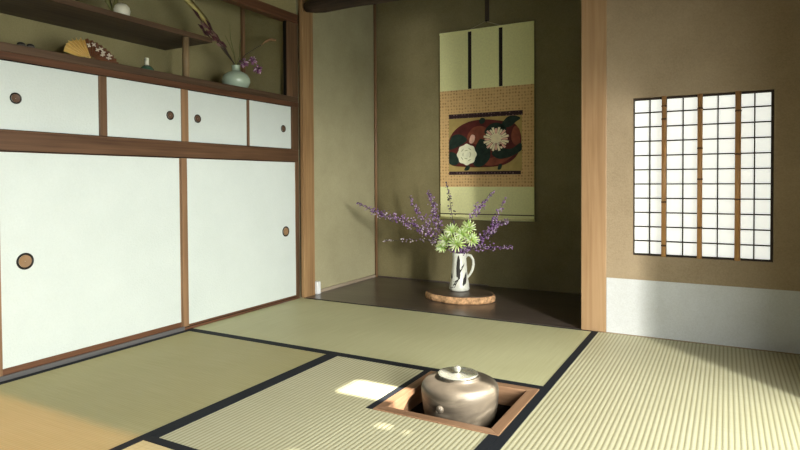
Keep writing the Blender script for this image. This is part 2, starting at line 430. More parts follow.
# ------------------------------------------------------------------ window
wr = thing('window_1', 'white paper lattice window in the brown wall', 'window', ((WX0+WX1)/2, 0.03, WZ0)); wr['kind'] = 'structure'
SY = 0.030
box(WX0, WX1, SY+0.012, SY+0.016, WZ0, WZ1).build('paper', M['shoji'], wr)
lt = MB(); cw = (WX1-WX0)/8; rh = (WZ1-WZ0)/11
for k in range(1, 8): lt.box(WX0+k*cw-0.0027, WX0+k*cw+0.0027, SY, SY+0.012, WZ0, WZ1)
for k in range(1, 11): lt.box(WX0, WX1, SY+0.001, SY+0.012, WZ0+k*rh-0.0029, WZ0+k*rh+0.0029)
lt.build('lattice', M['lattice'], wr)
fr = MB()
fr.box(WX0, WX0+0.004, SY-0.012, SY+0.016, WZ0, WZ1); fr.box(WX1-0.010, WX1, SY-0.012, SY+0.016, WZ0, WZ1)
fr.box(WX0+0.004, WX1-0.010, SY-0.012, SY+0.016, WZ0, WZ0+0.007); fr.box(WX0+0.004, WX1-0.010, SY-0.012, SY+0.016, WZ1-0.009, WZ1)
fr.build('window_frame', M['lattice'], wr)
polelab = ['bamboo pole nearest the pillar, upright before the paper window', 'middle of three upright bamboo poles before the paper window', 'bamboo pole farthest from the pillar, upright before the paper window']
proto = None
nodes_z = [[0.052, 0.255, 0.64, 0.70], [0.14, 0.36, 0.50, 0.68], [0.27, 0.47, 0.66]]
for k, x in enumerate((2.127, 2.276, 2.4255)):
    t = thing('bamboo_pole', polelab[k], 'bamboo pole', (x, 0.004, WZ0), 'bamboo poles of the paper window')
    p = MB(); zz = [0.0]+[v for v in nodes_z[k]]+[WZ1-WZ0]; pts = []; rr = []
    R = 0.0108 if k < 2 else 0.0120
    for z in (0.0, WZ1-WZ0): pts.append((x, 0.004, WZ0+z)); rr.append(R)
    p.tube(pts, rr, 14); p.build('pole', M['bamboo'], t)
    for z in nodes_z[k]:
        q = MB(); q.lathe([(R*1.0, -0.004), (R*1.16, -0.001), (R*1.16, 0.001), (R*1.0, 0.004)], (x, 0.004, WZ0+z), 'Z', 14)
        q.build('node', M['bamboo_node'], t)

# ------------------------------------------------------------------ tatami mats
def mat_thing(label, loc, body, borders, m):
    t = thing('tatami_mat', label, 'tatami mat', loc, 'tatami mats on the floor')
    body.build('mat_body', m, t, bevel=0.002)
    for b in borders: MB().box(*b, -0.004, 0.0012).build('border', M['border'], t)
    return t
TB = -0.054
YT = -0.889
mat_thing('pale tatami mat lying crosswise before the alcove', (0.9, -0.46, TB), box(0.0, 1.8056, -0.929, -0.001, TB, 0),
    [(0.0, 1.8056, -0.930, YT), (0.026, 1.8056, -0.013, -0.0005)], M['tatami_x'])
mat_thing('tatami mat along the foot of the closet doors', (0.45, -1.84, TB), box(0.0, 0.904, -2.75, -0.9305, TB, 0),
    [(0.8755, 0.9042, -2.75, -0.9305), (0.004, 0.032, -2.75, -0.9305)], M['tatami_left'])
bm_ = MB()
mx0, mx1, my0, my1 = 0.9045, 1.8052, -1.8399, -0.9305
bm_.box(mx0, HX0, my0, my1, TB, 0); bm_.box(HX1, mx1, HY0, my1, TB, 0) if HX1 < mx1-0.001 else None
bm_.box(HX0, mx1, my0, HY0, TB, 0)
mat_thing('square half tatami mat cut out around the sunken hearth', (1.35, -1.39, TB), bm_,
    [(mx0, 0.9327, my0, my1), (1.774, mx1, my0, HY0-0.001), (1.346, HX0, HY0, my1)], M['tatami_y'])
mat_thing('tatami mat along the foot of the paper window wall', (2.27, -0.91, TB), box(1.8058, XR-0.002, -1.84, -0.004, TB, 0),
    [(1.8058, 1.8367, -1.84, -0.004)], M['tatami_y'])
mat_thing('tatami mat lying crosswise at the bottom edge, nearest the viewer', (1.8, -2.3, TB), box(0.9045, XR-0.002, -2.75, -1.8405, TB, 0),
    [(0.9045, XR-0.002, -1.872, -1.8405), (0.9045, XR-0.002, -2.75, -2.72)], M['tatami_x'])

# ------------------------------------------------------------------ sunken hearth and kettle
h = thing('sunken_hearth', 'square sunken hearth lined with dark clay in the half mat', 'hearth', ((HX0+HX1)/2, (HY0+HY1)/2, -0.40))
g = 0.001
c = MB()
c.box(HX0+g, HX0+0.03, HY0+g, HY1-g, -0.40, -0.066); c.box(HX1-0.03, HX1-g, HY0+g, HY1-g, -0.40, -0.066)
c.box(HX0+0.03, HX1-0.03, HY0+g, HY0+0.03, -0.40, -0.066); c.box(HX0+0.03, HX1-0.03, HY1-0.03, HY1-g, -0.40, -0.066)
c.box(HX0+0.03, HX1-0.03, HY0+0.03, HY1-0.03, -0.40, -0.38)
c.build('clay_lining', M['clay'], h)
a = MB(); N = 14
grid = [[a.bm.verts.new((HX0+0.03+(HX1-HX0-0.06)*i/N, HY0+0.03+(HY1-HY0-0.06)*j/N, -0.20-0.04*math.exp(-((i-7)**2+(j-7)**2)/14)+0.004*random.random())) for j in range(N+1)] for i in range(N+1)]
for i in range(N):
    for j in range(N):
        q = a.bm.faces.new([grid[i][j], grid[i+1][j], grid[i+1][j+1], grid[i][j+1]]); q.smooth = True
tag(a.build('ash', M['ash'], h), kind='stuff')

fw_ = 0.036
hf = thing('hearth_frame', 'mitred reddish wooden frame around the sunken hearth', 'hearth frame', ((HX0+HX1)/2, (HY0+HY1)/2, -0.065))
X0, X1, Y0, Y1 = HX0+0.0005, HX1-0.0005, HY0+0.0005, HY1-0.0005
for pl, mm in (([(X0, Y0), (X1, Y0), (X1-fw_, Y0+fw_), (X0+fw_, Y0+fw_)], 'hearth_wood_x'), ([(X0, Y1), (X0+fw_, Y1-fw_), (X1-fw_, Y1-fw_), (X1, Y1)], 'hearth_wood_x'),
               ([(X0, Y0), (X0+fw_, Y0+fw_), (X0+fw_, Y1-fw_), (X0, Y1)], 'hearth_wood_y'), ([(X1, Y0), (X1, Y1), (X1-fw_, Y1-fw_), (X1-fw_, Y0+fw_)], 'hearth_wood_y')):
    MB().prism(pl, 'Z', -0.065, 0.003).build('rail', M[mm], hf, bevel=0.0015)

KX, KY = 1.588, -1.143
KZ = -0.094
tr = thing('trivet', 'dark iron ring trivet carrying the kettle in the hearth', 'trivet', (KX, KY, -0.23))
r_ = MB()
for k in range(40): pass
ringp = [(KX+0.10*math.cos(2*PI*k/32), KY+0.10*math.sin(2*PI*k/32), KZ-0.007) for k in range(33)]
r_.tube(ringp, 0.006, 8); r_.build('ring', M['black'], tr)
for k in range(3):
    t_ = 2*PI*k/3+0.5
    MB().tube([(KX+0.10*math.cos(t_), KY+0.10*math.sin(t_), KZ-0.010), (KX+0.105*math.cos(t_), KY+0.105*math.sin(t_), -0.235)], 0.006, 8).build('leg', M['black'], tr)
kt = thing('kettle', 'brown iron tea kettle with a pale lid in the hearth', 'kettle', (KX, KY, KZ))
prof = [(0.02, 0.0), (0.088, 0.001), (0.102, 0.010), (0.1125, 0.032), (0.1195, 0.062), (0.1235, 0.092), (0.1255, 0.118), (0.1262, 0.134), (0.1240, 0.146), (0.1175, 0.155), (0.106, 0.1615), (0.090, 0.1655), (0.074, 0.1675), (0.066, 0.169), (0.064, 0.173), (0.0635, 0.177), (0.055, 0.177), (0.053, 0.167)]
prof = [(r_*1.045, h_) for r_, h_ in prof]
MB().lathe(prof, (KX, KY, KZ), 'Z', 72).build('body', M['iron'], kt)
ld = MB().lathe([(0.03, 0.1762), (0.057, 0.1765), (0.0675, 0.1785), (0.0690, 0.1815), (0.0665, 0.1840), (0.0585, 0.1830), (0.050, 0.1805), (0.030, 0.1800), (0.016, 0.1830), (0.006, 0.185)], (KX-0.007, KY, KZ), 'Z', 64).build('lid', M['lid'], kt)
MB().lathe([(0.006, 0.1835), (0.0065, 0.187), (0.011, 0.191), (0.0130, 0.197), (0.0115, 0.203), (0.006, 0.207), (0.001, 0.208)], (KX-0.008, KY, KZ), 'Z', 28).build('knob', M['lid'], ld)
for s_ in (1, -1):
    d_ = Vector((-0.10, -0.995, 0)).normalized()*s_
    cc = Vector((KX, KY, KZ+0.100))+d_*0.127
    lug = MB()
    a_ = Vector((0, 0, 1)); sd = d_.cross(a_)
    lug.ball(cc+d_*0.004, 0.013, 2, (1, 1, 1.05)); lug.ball(cc+d_*0.012+a_*0.006, 0.0085, 2); lug.ball(cc+d_*0.010+sd*0.007-a_*0.006, 0.007, 2)
    lug.build('lug', M['iron'], kt)
    if s_ == 1:
        pass

# ------------------------------------------------------------------ lower closet
cl = thing('closet', 'long built-in closet with two white paper sliding doors', 'closet', (-0.2, -0.95, 0.0))
box(-0.10, -0.001, YF, -0.016, 0.0, 0.013).build('sill', M['wood_red_y'], cl)
box(-0.001, 0.0035, YF, -0.936, 0.001, 0.020).build('sill_edge', M['sill_grey'], cl)
box(-0.10, 0.0, YF, -0.016, 0.870, 0.943).build('rail', M['wood_dark_y'], cl, bevel=0.002)
box(-0.06, -0.001, -0.046, -0.0135, 0.013, 0.870).build('post', M['wood_dark_z'], cl)
box(-0.05, 0.0008, YF, -0.0465, 0.8672, 0.8700).build('shadow_gap', M['black'], cl)  # thin black strips drawn as the shade at the door edges
box(-0.05, 0.0008, YF, -0.0465, 0.0130, 0.0150).build('shadow_gap', M['black'], cl)
def sliding(parent, name, y0, y1, z0, z1, x, stl, str_, rb, rt, hy, hz, hr, dish, stile_m, thick=0.016):
    """paper door facing +x; x is the front of the frame; stl/str_ stile widths, rb/rt rail heights"""
    d = box(x-thick, x-0.003, y0+stl, y1-str_, z0+rb, z1-rt).build(name, M['paper_door'], parent)
    if stl: box(x-thick, x, y0, y0+stl, z0, z1).build('stile', stile_m, d, bevel=0.001)
    if str_: box(x-thick, x, y1-str_, y1, z0, z1).build('stile', stile_m, d, bevel=0.001)
    if rb: box(x-thick, x, y0+stl, y1-str_, z0, z0+rb).build('door_rail', M['wood_red_y'], d)
    if rt: box(x-thick, x, y0+stl, y1-str_, z1-rt, z1).build('door_rail', M['wood_red_y'], d)
    hd = MB()
    hd.lathe([(hr*0.72, -0.0045), (hr*0.74, 0.0005), (hr*0.88, 0.0030), (hr, 0.0015), (hr, -0.003)], (x-0.003, hy, hz), 'X', 36, close=False)
    ho = hd.build('handle', [M['handle_rim']], d)
    dd = MB(); dd.lathe([(0.001, 0.0004), (hr*0.5, 0.0008), (hr*0.735, 0.0018)], (x-0.003, hy, hz), 'X', 36, close=False)
    dd.bm.faces.ensure_lookup_table()
    # inner dish joined to the handle
    me2 = bpy.data.meshes.new('tmp'); bmesh.ops.recalc_face_normals(dd.bm, faces=dd.bm.faces[:])
    bmesh.ops.translate(dd.bm, verts=dd.bm.verts[:], vec=-root_loc(parent))
    for f_ in dd.bm.faces: f_.material_index = 1
    b2 = bmesh.new(); b2.from_mesh(ho.data); dd.bm.to_mesh(me2); b2.from_mesh(me2); b2.to_mesh(ho.data); b2.free(); dd.bm.free(); bpy.data.meshes.remove(me2)
    ho.data.materials.append(dish)
    return d
d1 = sliding(cl, 'sliding_door', -1.784, -0.9375, 0.0152, 0.867, -0.013, 0.004, 0.004, 0.026, 0.002, -1.690, 0.441, 0.033, M['handle_dish'], M['wood_stile'])
d2 = sliding(cl, 'sliding_door', -0.937, -0.045, 0.0152, 0.867, -0.003, 0.034, 0.003, 0.009, 0.002, -0.142, 0.436, 0.032, M['handle_dish'], M['wood_stile'])
d3 = sliding(cl, 'sliding_door', -2.66, -1.785, 0.0152, 0.867, -0.003, 0.020, 0.020, 0.014, 0.002, -2.5, 0.441, 0.033, M['handle_dish'], M['wood_stile'])

# ------------------------------------------------------------------ upper wall cupboard
cu = thing('wall_cupboard', 'row of small white sliding doors in brown frame over the closet', 'cupboard', (-0.2, -0.95, 0.944))
box(-0.39, -0.002, YF, -0.016, 0.9432, 0.948).build('base_board', M['wood_dark_y'], cu)
box(-0.40, 0.002, YF, -0.014, 1.214, 1.243).build('top_rail', M['wood_red_y'], cu, bevel=0.002)
box(-0.05, -0.001, -0.083, -0.0135, 0.948, 1.214).build('post', M['wood_dark_z'], cu)
box(-0.05, 0.0, -0.934, -0.893, 0.948, 1.214).build('post', M['wood_stile'], cu)
DZ0, DZ1 = 0.9502, 1.2112
box(-0.05, 0.0008, YF, -0.0835, 0.9482, 0.9502).build('shadow_gap', M['black'], cu)  # black strips again for shade above and below the small doors
box(-0.05, 0.0008, YF, -0.0835, 1.2112, 1.2138).build('shadow_gap', M['black'], cu)
sliding(cu, 'sliding_door', -2.30, -1.789, DZ0, DZ1, -0.010, 0.004, 0.0, 0.0, 0.0, -2.2, 1.073, 0.022, M['handle_dark'], M['wood_dark_z'], 0.012)
sliding(cu, 'sliding_door', -1.784, -1.3725, DZ0, DZ1, -0.010, 0.004, 0.0, 0.0, 0.0, -1.715, 1.073, 0.022, M['handle_dark'], M['wood_dark_z'], 0.012)
sliding(cu, 'sliding_door', -1.372, -0.935, DZ0, DZ1, -0.003, 0.034, 0.0, 0.0, 0.0, -1.000, 1.073, 0.022, M['handle_dark'], M['wood_dark_z'], 0.012)
sliding(cu, 'sliding_door', -0.892, -0.4665, DZ0, DZ1, -0.010, 0.0, 0.0, 0.0, 0.0, -0.822, 1.073, 0.022, M['handle_dark'], M['wood_dark_z'], 0.012)
sliding(cu, 'sliding_door', -0.466, -0.084, DZ0, DZ1, -0.003, 0.014, 0.0, 0.0, 0.0, -0.156, 1.070, 0.022, M['handle_dark'], M['wood_dark_z'], 0.012)

ct = box(-0.399, 0.0, YF, -0.014, 1.2432, 1.278).build('counter_board', M['wood_counter'], bevel=0.003)
tag(ct, 'long dark board topping the row of small sliding doors', 'board')
CZ = 1.278

# ------------------------------------------------------------------ hanging shelf
sh = thing('hanging_shelf', 'dark open shelf with a bamboo strut in the plaster recess', 'shelf', (-0.2, -1.5, 1.49))
box(-0.399, -0.034, YF, -0.700, 1.490, 1.512).build('board', M['wood_shelf'], sh, bevel=0.002)
box(-0.034, -0.028, YF, -0.700, 1.489, 1.514).build('edging', M['wood_edge'], sh)
st = MB(); st.tube([(-0.055, -0.856, CZ+0.0005), (-0.055, -0.856, 1.489)], 0.0175, 14); st.build('strut', M['strut'], sh)
SZ = 1.5125
box(-0.397, -0.378, -0.107, -0.086, CZ+0.0005, ZC-0.001).build('corner_strip_tmp', M['wood_stile'])
o = bpy.data.objects['corner_strip_tmp']; o.name = 'trim_8'; struct(o, 'thin wooden strip in the rear corner of the recess', 'trim')

# ------------------------------------------------------------------ things on the shelves
# folding fan
P0 = Vector((-0.085, -1.352, CZ+0.004))
fan = thing('folding_fan', 'open folding fan, half gold and half patterned brown', 'fan', P0)
tilt = math.radians(30); UY = Vector((0.10, 0.995, 0)); UZ = Vector((-math.sin(tilt), 0, math.cos(tilt))); NRM = UY.cross(UZ)
def fanpt(ang, r, d=0): return P0+UY*(r*math.cos(ang))+UZ*(r*math.sin(ang)+0.004)+NRM*d
def leafset(a0, a1, n, r0, r1, amp):
    m_ = MB()
    A = []
    for k in range(n*2+1):
        an = a0+(a1-a0)*k/(n*2); dd = amp*(1 if k % 2 else -1)
        A.append([m_.bm.verts.new(fanpt(an, r, dd*r/r1+e)) for r in (r0, r1) for e in (0.0006, -0.0006)])
    for q, w_ in zip(A, A[1:]):
        m_.bm.faces.new([q[0], w_[0], w_[2], q[2]]); m_.bm.faces.new([q[1], q[3], w_[3], w_[1]])
        m_.bm.faces.new([q[2], w_[2], w_[3], q[3]]); m_.bm.faces.new([q[0], q[1], w_[1], w_[0]])
    for q in (A[0], A[-1]): m_.bm.faces.new([q[0], q[2], q[3], q[1]])
    return m_
R1 = 0.128
leafset(math.radians(84), math.radians(160), 8, 0.020, R1*0.88, 0.0085).build('gold_leaf', M['gold'], fan)
leafset(math.radians(2), math.radians(84), 9, 0.030, R1, 0.005).build('brown_leaf', M['fan_brown'], fan)
gr = MB()
for k in range(6):
    an = math.radians(98+11.5*k); gr.tube([fanpt(an, 0.012, 0.006), fanpt(an, 0.06, 0.009), fanpt(an, R1*0.90, 0.011)], [0.0015, 0.0032, 0.0048], 6, 0.5)
gr.build('gold_ribs', M['gold_pale'], fan)
pt = MB()
for an, r in ((82, 0.085), (68, 0.10), (56, 0.080), (50, 0.098), (40, 0.090), (34, 0.072), (26, 0.105), (18, 0.088)):
    an = math.radians(an)
    for q in range(4):
        a2 = an+0.10*math.cos(q*PI/2+0.5); r2 = r+0.012*math.sin(q*PI/2+0.5)
        pt.tube([fanpt(an, r, 0.0075), fanpt(a2, r2, 0.0075)], 0.0030, 6)
pt.build('crane_pattern', M['fan_white'], fan)
rb = MB()
for k in range(13):
    an = math.radians(4+156*k/12); rb.tube([fanpt(an, 0.0, 0.001), fanpt(an, 0.034, 0.001)], 0.0014, 6)
rb.build('ribs', M['fan_brown'], fan)
# green bottle with a white neck
gb = thing('small_bottle', 'small dark green bottle with a white neck on the counter board', 'bottle', (-0.12, -1.040, CZ))
MB().lathe([(0.018, 0.0), (0.028, 0.004), (0.034, 0.016), (0.032, 0.026), (0.022, 0.037), (0.011, 0.044)], (-0.12, -1.040, CZ), 'Z', 28).build('body', M['green_glaze'], gb)
MB().lathe([(0.010, 0.0435), (0.0095, 0.06), (0.0105, 0.078), (0.008, 0.080), (0.006, 0.07)], (-0.12, -1.040, CZ), 'Z', 24).build('neck', M['white_glaze'], gb)
# little dark ornament
orn = thing('ornament', 'tiny grey and black humped ornament at the left on the counter board', 'ornament', (-0.10, -1.625, CZ))
MB().ball((-0.10, -1.642, CZ+0.016), 0.0165, 2, (0.8, 1.2, 0.95)).ball((-0.10, -1.606, CZ+0.016), 0.0165, 2, (0.8, 1.1, 0.95)).build('body', M['grey_glaze'], orn)
MB().ball((-0.102, -1.642, CZ+0.025), 0.0145, 2, (0.8, 1.2, 0.75)).ball((-0.102, -1.606, CZ+0.025), 0.0145, 2, (0.8, 1.1, 0.75)).build('cap', M['black_glaze'], orn)
# white jar on the upper shelf
jr = thing('round_jar', 'small round cream jar with a green leaf on the upper shelf', 'jar', (-0.095, -1.195, SZ))
MB().lathe([(0.012, 0.0), (0.027, 0.004), (0.037, 0.018), (0.040, 0.034), (0.036, 0.051), (0.024, 0.064), (0.009, 0.069), (0.002, 0.070)], (-0.095, -1.195, SZ), 'Z', 36).build('body', M['white_glaze'], jr)
lf = MB(); lf.leaf([(-0.10, -1.235, SZ+0.02), (-0.10, -1.262, SZ+0.07), (-0.10, -1.255, SZ+0.13)], [0.012, 0.034, 0.004], (1, 0, 0.2)); lf.leaf([(-0.10, -1.240, SZ+0.01), (-0.09, -1.225, SZ+0.06), (-0.10, -1.215, SZ+0.11)], [0.010, 0.028, 0.004], (1, 0, 0.2))
lf.tube([(-0.10, -1.237, SZ+0.001), (-0.10, -1.238, SZ+0.03)], 0.003, 6)
lf.build('leaves', M['leaf_green'], jr)
# celadon vase
VX, VY = -0.12, -0.436
cv = thing('celadon_vase', 'round pale green vase with a short narrow neck on the counter board', 'vase', (VX, VY, CZ))
MB().lathe([(0.030, 0.0), (0.048, 0.003), (0.070, 0.022), (0.081, 0.046), (0.080, 0.066), (0.070, 0.085), (0.052, 0.100), (0.034, 0.108), (0.024, 0.112), (0.0225, 0.122), (0.0225, 0.139), (0.025, 0.143), (0.021, 0.144), (0.018, 0.137), (0.017, 0.118)], (VX, VY, CZ), 'Z', 48).build('body', M['celadon'], cv)
MZ = CZ+0.135
def stemobj(name, label, cat, group=None): return thing(name, label, cat, (VX, VY, MZ-0.06), group)
mouth = Vector((VX, VY, MZ))
t = stemobj('dried_reed', 'long dried golden reed leaning left out of the green vase', 'reed')
b = MB(); b.tube([mouth-Vector((0, 0, 0.07)), mouth+Vector((0, -0.006, 0.01)), (VX, -0.55, 1.525), (VX+0.01, -0.655, 1.612)], 0.0030, 6); b.build('stem', M['stem_dark'], t)
b = MB(); b.leaf([(VX+0.012, -0.640, 1.600), (VX+0.012, -0.665, 1.622), (VX+0.012, -0.735, 1.668), (VX+0.012, -0.825, 1.722), (VX+0.012, -0.90, 1.765), (VX+0.012, -0.95, 1.79)], [0.014, 0.030, 0.034, 0.032, 0.024, 0.005], (1, -0.25, -0.3), 0.003); b.build('blade', M['reed'], t)
wine = [((-0.600, 1.548), (-0.700, 1.580)), ((-0.610, 1.560), (-0.735, 1.640)), ((-0.560, 1.520), (-0.655, 1.605)), ((-0.585, 1.520), (-0.690, 1.545))]
for k, ((y1_, z1_), (y2_, z2_)) in enumerate(wine):
    t = stemobj('wine_leaf_stem', ['dark wine leaf spray leaning far left from the green vase', 'highest dark wine leaf spray beside the golden reed', 'wine leaf spray closest to the vase neck, leaning left', 'lowest dark wine leaf spray leaning left from the vase'][k], 'leaf spray', 'wine leaf sprays in the green vase')
    b = MB(); b.tube([mouth-Vector((0, 0, 0.07)), mouth+Vector((0, -0.004-0.002*k, 0.012)), (VX+0.01*k, (VY+y1_)/2, (MZ+z1_)/2-0.004*k), (VX+0.008*k, y1_, z1_)], 0.0022, 6); b.build('stem', M['stem_dark'], t)
    b = MB(); base = Vector((VX+0.008*k, y1_, z1_)); tip = Vector((VX+0.008*k, y2_, z2_)); dv = tip-base
    for q in range(5):
        s0 = base+dv*(-0.55+0.30*q); nn = Vector((0.004*(q-2), -0.2*dv.z*(-1)**q, 0.28*dv.y*(-1)**q*-1))
        e = s0+dv*0.52+nn*0.45; m2 = (s0+e)/2+nn*0.18
        b.leaf([s0, m2, e], [0.004, 0.0195, 0.002], (1, 0.15*(-1)**q, -0.2), 0.001)
    b.build('leaves', M['leaf_wine'], t)
for k, (ys, zs, wd) in enumerate(([(-0.452, 1.50), (-0.485, 1.60), (-0.492, 1.665)], 0, 0.010), ) if False else enumerate([([(-0.448, 1.49), (-0.475, 1.57), (-0.480, 1.655)], 0, 0.010), ([(-0.455, 1.47), (-0.495, 1.53), (-0.530, 1.575)], 0, 0.008), ([(-0.430, 1.47), (-0.428, 1.53), (-0.418, 1.585)], 0, 0.008)]):
    t = stemobj('grass_blade', ['tallest upright olive grass blade in the green vase', 'short olive grass blade leaning left in the green vase', 'short olive grass blade standing straight in the green vase'][k], 'grass blade', 'grass blades in the green vase')
    b = MB(); b.leaf([mouth-Vector((0, 0, 0.07)), mouth+Vector((0.002*k, -0.002, 0.01))]+[(VX+0.012*k, y, z) for y, z in ys], [0.004, 0.006, wd, wd*0.8, 0.001], (1, 0.2, 0)); b.build('blade', M['leaf_green'], t)
t = stemobj('curled_leaf_stem', 'brown curled leaf on a thin stem reaching right', 'leaf')
b = MB(); b.tube([mouth-Vector((0, 0, 0.07)), mouth+Vector((0, 0.006, 0.01)), (VX, -0.355, 1.50), (VX, -0.26, 1.560), (VX, -0.205, 1.590)], 0.0020, 6); b.build('stem', M['stem_dark'], t)
b = MB(); b.leaf([(VX, -0.225, 1.578), (VX, -0.180, 1.612), (VX, -0.130, 1.634), (VX, -0.085, 1.638), (VX, -0.045, 1.630)], [0.004, 0.018, 0.022, 0.014, 0.002], (1, 0.1, -0.6), 0.003); b.build('leaf', M['leaf_brown'], t)
vio = [(-0.372, 1.452, 0), (-0.318, 1.470, 0.02), (-0.262, 1.430, 0.01)]
for k, (y, z, dx) in enumerate(vio):
    t = stemobj('violet_flower', ['violet flower head nearest the neck of the green vase', 'middle and highest of three violet flower heads by the vase', 'lowest violet flower head drooping rightmost by the vase'][k], 'flower', 'violet flowers in the green vase')
    hc = Vector((VX+dx, y, z))
    b = MB(); b.tube([mouth-Vector((0, 0, 0.07)), mouth+Vector((0, 0.004, 0.006)), mouth+Vector((dx/2, (y-VY)*0.55, 0.055)), hc], 0.0020, 6); b.build('stem', M['stem'], t)
    b = MB()
    for q in range(34):
        v = Vector((random.gauss(0, 1), random.gauss(0, 1), random.gauss(0, 1))).normalized()
        b.leaf([hc, hc+v*0.018, hc+v*0.030+Vector((0, 0, -0.005))], [0.002, 0.009, 0.003], v.cross(Vector((0.3, 0.5, 0.8))), 0.0006)
    b.build('petals', M['violet'], t)

# ------------------------------------------------------------------ hanging scroll
SYF = YB-0.014      # front face of the scroll
sx0, sx1, sz0, sz1 = 0.5605, 1.2535, 0.468, 1.804
sr = thing('hanging_scroll', 'tall hanging scroll painted with a flower basket in the alcove', 'scroll', ((sx0+sx1)/2, SYF, sz0))
box(sx0, sx1, SYF, SYF+0.003, sz0, sz1).build('mounting', M['scroll_green'], sr)
box(sx0, sx1, SYF-0.0008, SYF, 0.700, 1.388).build('brocade', M['scroll_gold'], sr)
px0, px1, pz0, pz1 = 0.631, 1.170, 0.810, 1.185
pa = MB()
def PU(u, v, lay): return (px0+(px1-px0)*u, SYF-0.0012-0.00045*lay, pz0+(pz1-pz0)*v)
def blob(pts, mi, lay, sub=8):
    """closed smooth outline through pts"""
    pa.mi = mi; n = len(pts); out = []
    for i in range(n):
        p0, p1, p2, p3 = (Vector((*pts[(i+k-1) % n], 0)) for k in range(4))
        for q in range(sub):
            t = q/sub
            c_ = 0.5*((2*p1)+(p2-p0)*t+(2*p0-5*p1+4*p2-p3)*t*t+(3*p1-p0-3*p2+p3)*t**3)
            out.append(PU(min(1, max(0, c_.x)), min(1, max(0, c_.y)), lay))
    pa.poly(out)
def ell(cx, cy, rx, ry, mi, lay, n=28, wob=0, k=0):
    pa.mi = mi
    pa.poly([PU(min(1, max(0, cx+rx*math.cos(2*PI*i/n)*(1+wob*math.cos(k*2*PI*i/n)))), min(1, max(0, cy+ry*math.sin(2*PI*i/n)*(1+wob*math.cos(k*2*PI*i/n)))), lay) for i in range(n)])
PM = ['paint_ground', 'paint_red', 'paint_red2', 'paint_green', 'paint_white', 'paint_pink', 'paint_cream', 'paint_vein']
pa.mi = 0; pa.poly([PU(0, 0, 0), PU(1, 0, 0), PU(1, 1, 0), PU(0, 1, 0)])
blob([(0.0, 0.16), (0.0, 0.58), (0.10, 0.80), (0.28, 0.93), (0.50, 0.96), (0.72, 0.92), (0.90, 0.86), (0.985, 0.66), (0.98, 0.42), (0.90, 0.22), (0.74, 0.10), (0.50, 0.07), (0.24, 0.08)], 1, 1)
blob([(0.26, 0.62), (0.33, 0.80), (0.46, 0.84), (0.56, 0.74), (0.52, 0.55), (0.38, 0.50)], 2, 2)
blob([(0.86, 0.62), (0.90, 0.80), (0.97, 0.74), (0.97, 0.50), (0.90, 0.48)], 2, 2)
blob([(0.50, 0.20), (0.70, 0.28), (0.88, 0.38), (0.90, 0.30), (0.74, 0.14), (0.54, 0.10)], 2, 2)
for L in ([(0.0, 0.42), (0.04, 0.66), (0.16, 0.70), (0.26, 0.60), (0.18, 0.50)], [(0.0, 0.16), (0.0, 0.36), (0.10, 0.34), (0.16, 0.22), (0.10, 0.12)], [(0.40, 0.52), (0.46, 0.60), (0.56, 0.50), (0.58, 0.26), (0.48, 0.10), (0.36, 0.10), (0.34, 0.30)],
          [(0.50, 0.72), (0.58, 0.86), (0.70, 0.88), (0.80, 0.76), (0.74, 0.66), (0.60, 0.64)], [(0.72, 0.80), (0.80, 0.97), (0.90, 1.0), (0.98, 0.95), (0.92, 0.88), (0.84, 0.80)], [(0.60, 0.32), (0.70, 0.42), (0.86, 0.40), (0.98, 0.50), (1.0, 0.38), (0.86, 0.26), (0.70, 0.22)],
          [(0.43, 0.94), (0.46, 0.99), (0.51, 0.97), (0.50, 0.90), (0.45, 0.88)]): blob(L, 3, 3)
for L in ([(0.22, 0.02), (0.25, 0.10), (0.30, 0.10), (0.28, 0.02)], [(0.68, 0.03), (0.70, 0.12), (0.74, 0.11), (0.72, 0.03)]): blob(L, 3, 3)
ell(0.255, 0.315, 0.135, 0.195, 4, 4, 48, 0.05, 8)
for q in range(9):
    an = 2*PI*q/9+0.3; rr = 0.62 if q % 2 else 0.40
    c0 = (0.255+0.135*rr*math.cos(an), 0.315+0.195*rr*math.sin(an)); pa.mi = 7
    pa.poly([PU(c0[0]+0.026*math.cos(an+PI/2+d)*w_, c0[1]+0.038*math.sin(an+PI/2+d)*w_, 5) for d, w_ in ((0, 1), (0.5, 0.55), (PI/2, 0.16), (PI-0.5, 0.55), (PI, 1), (PI+0.9, 0.2), (-0.9, 0.2))])
pa.mi = 5
for i in range(24):
    an = 2*PI*i/24; L = 1.0+0.12*(i % 2)
    e = [(0.66+0.155*L*math.cos(an+d)*s_, 0.585+0.200*L*math.sin(an+d)*s_) for d, s_ in ((0, 0.25), (-0.125, 0.72), (-0.085, 1.0), (0.085, 1.0), (0.125, 0.72))]
    pa.mi = 5 if i % 3 == 0 else 6
    pa.poly([PU(u, v, 4+0.3*(i % 3)) for u, v in e])
ell(0.66, 0.60, 0.075, 0.095, 6, 6, 24, 0.12, 10)
ell(0.72, 0.47, 0.022, 0.025, 1, 7, 12)
blob([(0.29, 0.56), (0.32, 0.68), (0.37, 0.66), (0.36, 0.56), (0.32, 0.52)], 5, 4); 
pa.build('painting', [M[k] for k in PM], sr, normals=False)
box(0.631, 1.176, SYF-0.0016, SYF-0.0008, 1.186, 1.218).build('silk_band', M['band_dark'], sr)
box(0.631, 1.162, SYF-0.0016, SYF-0.0008, 0.785, 0.809).build('silk_band', M['band_dark'], sr)
for x in (0.793, 1.021): box(x-0.0125, x+0.0125, SYF-0.003, SYF-0.0010, 1.391, 1.800).build('hanging_strip', M['strip_dark'], sr)
rd = MB(); rd.tube([(sx0-0.003, SYF-0.006, sz0+0.006), (sx1+0.003, SYF-0.006, sz0+0.006)], 0.0095, 14); rd.build('roller', M['scroll_green'], sr)
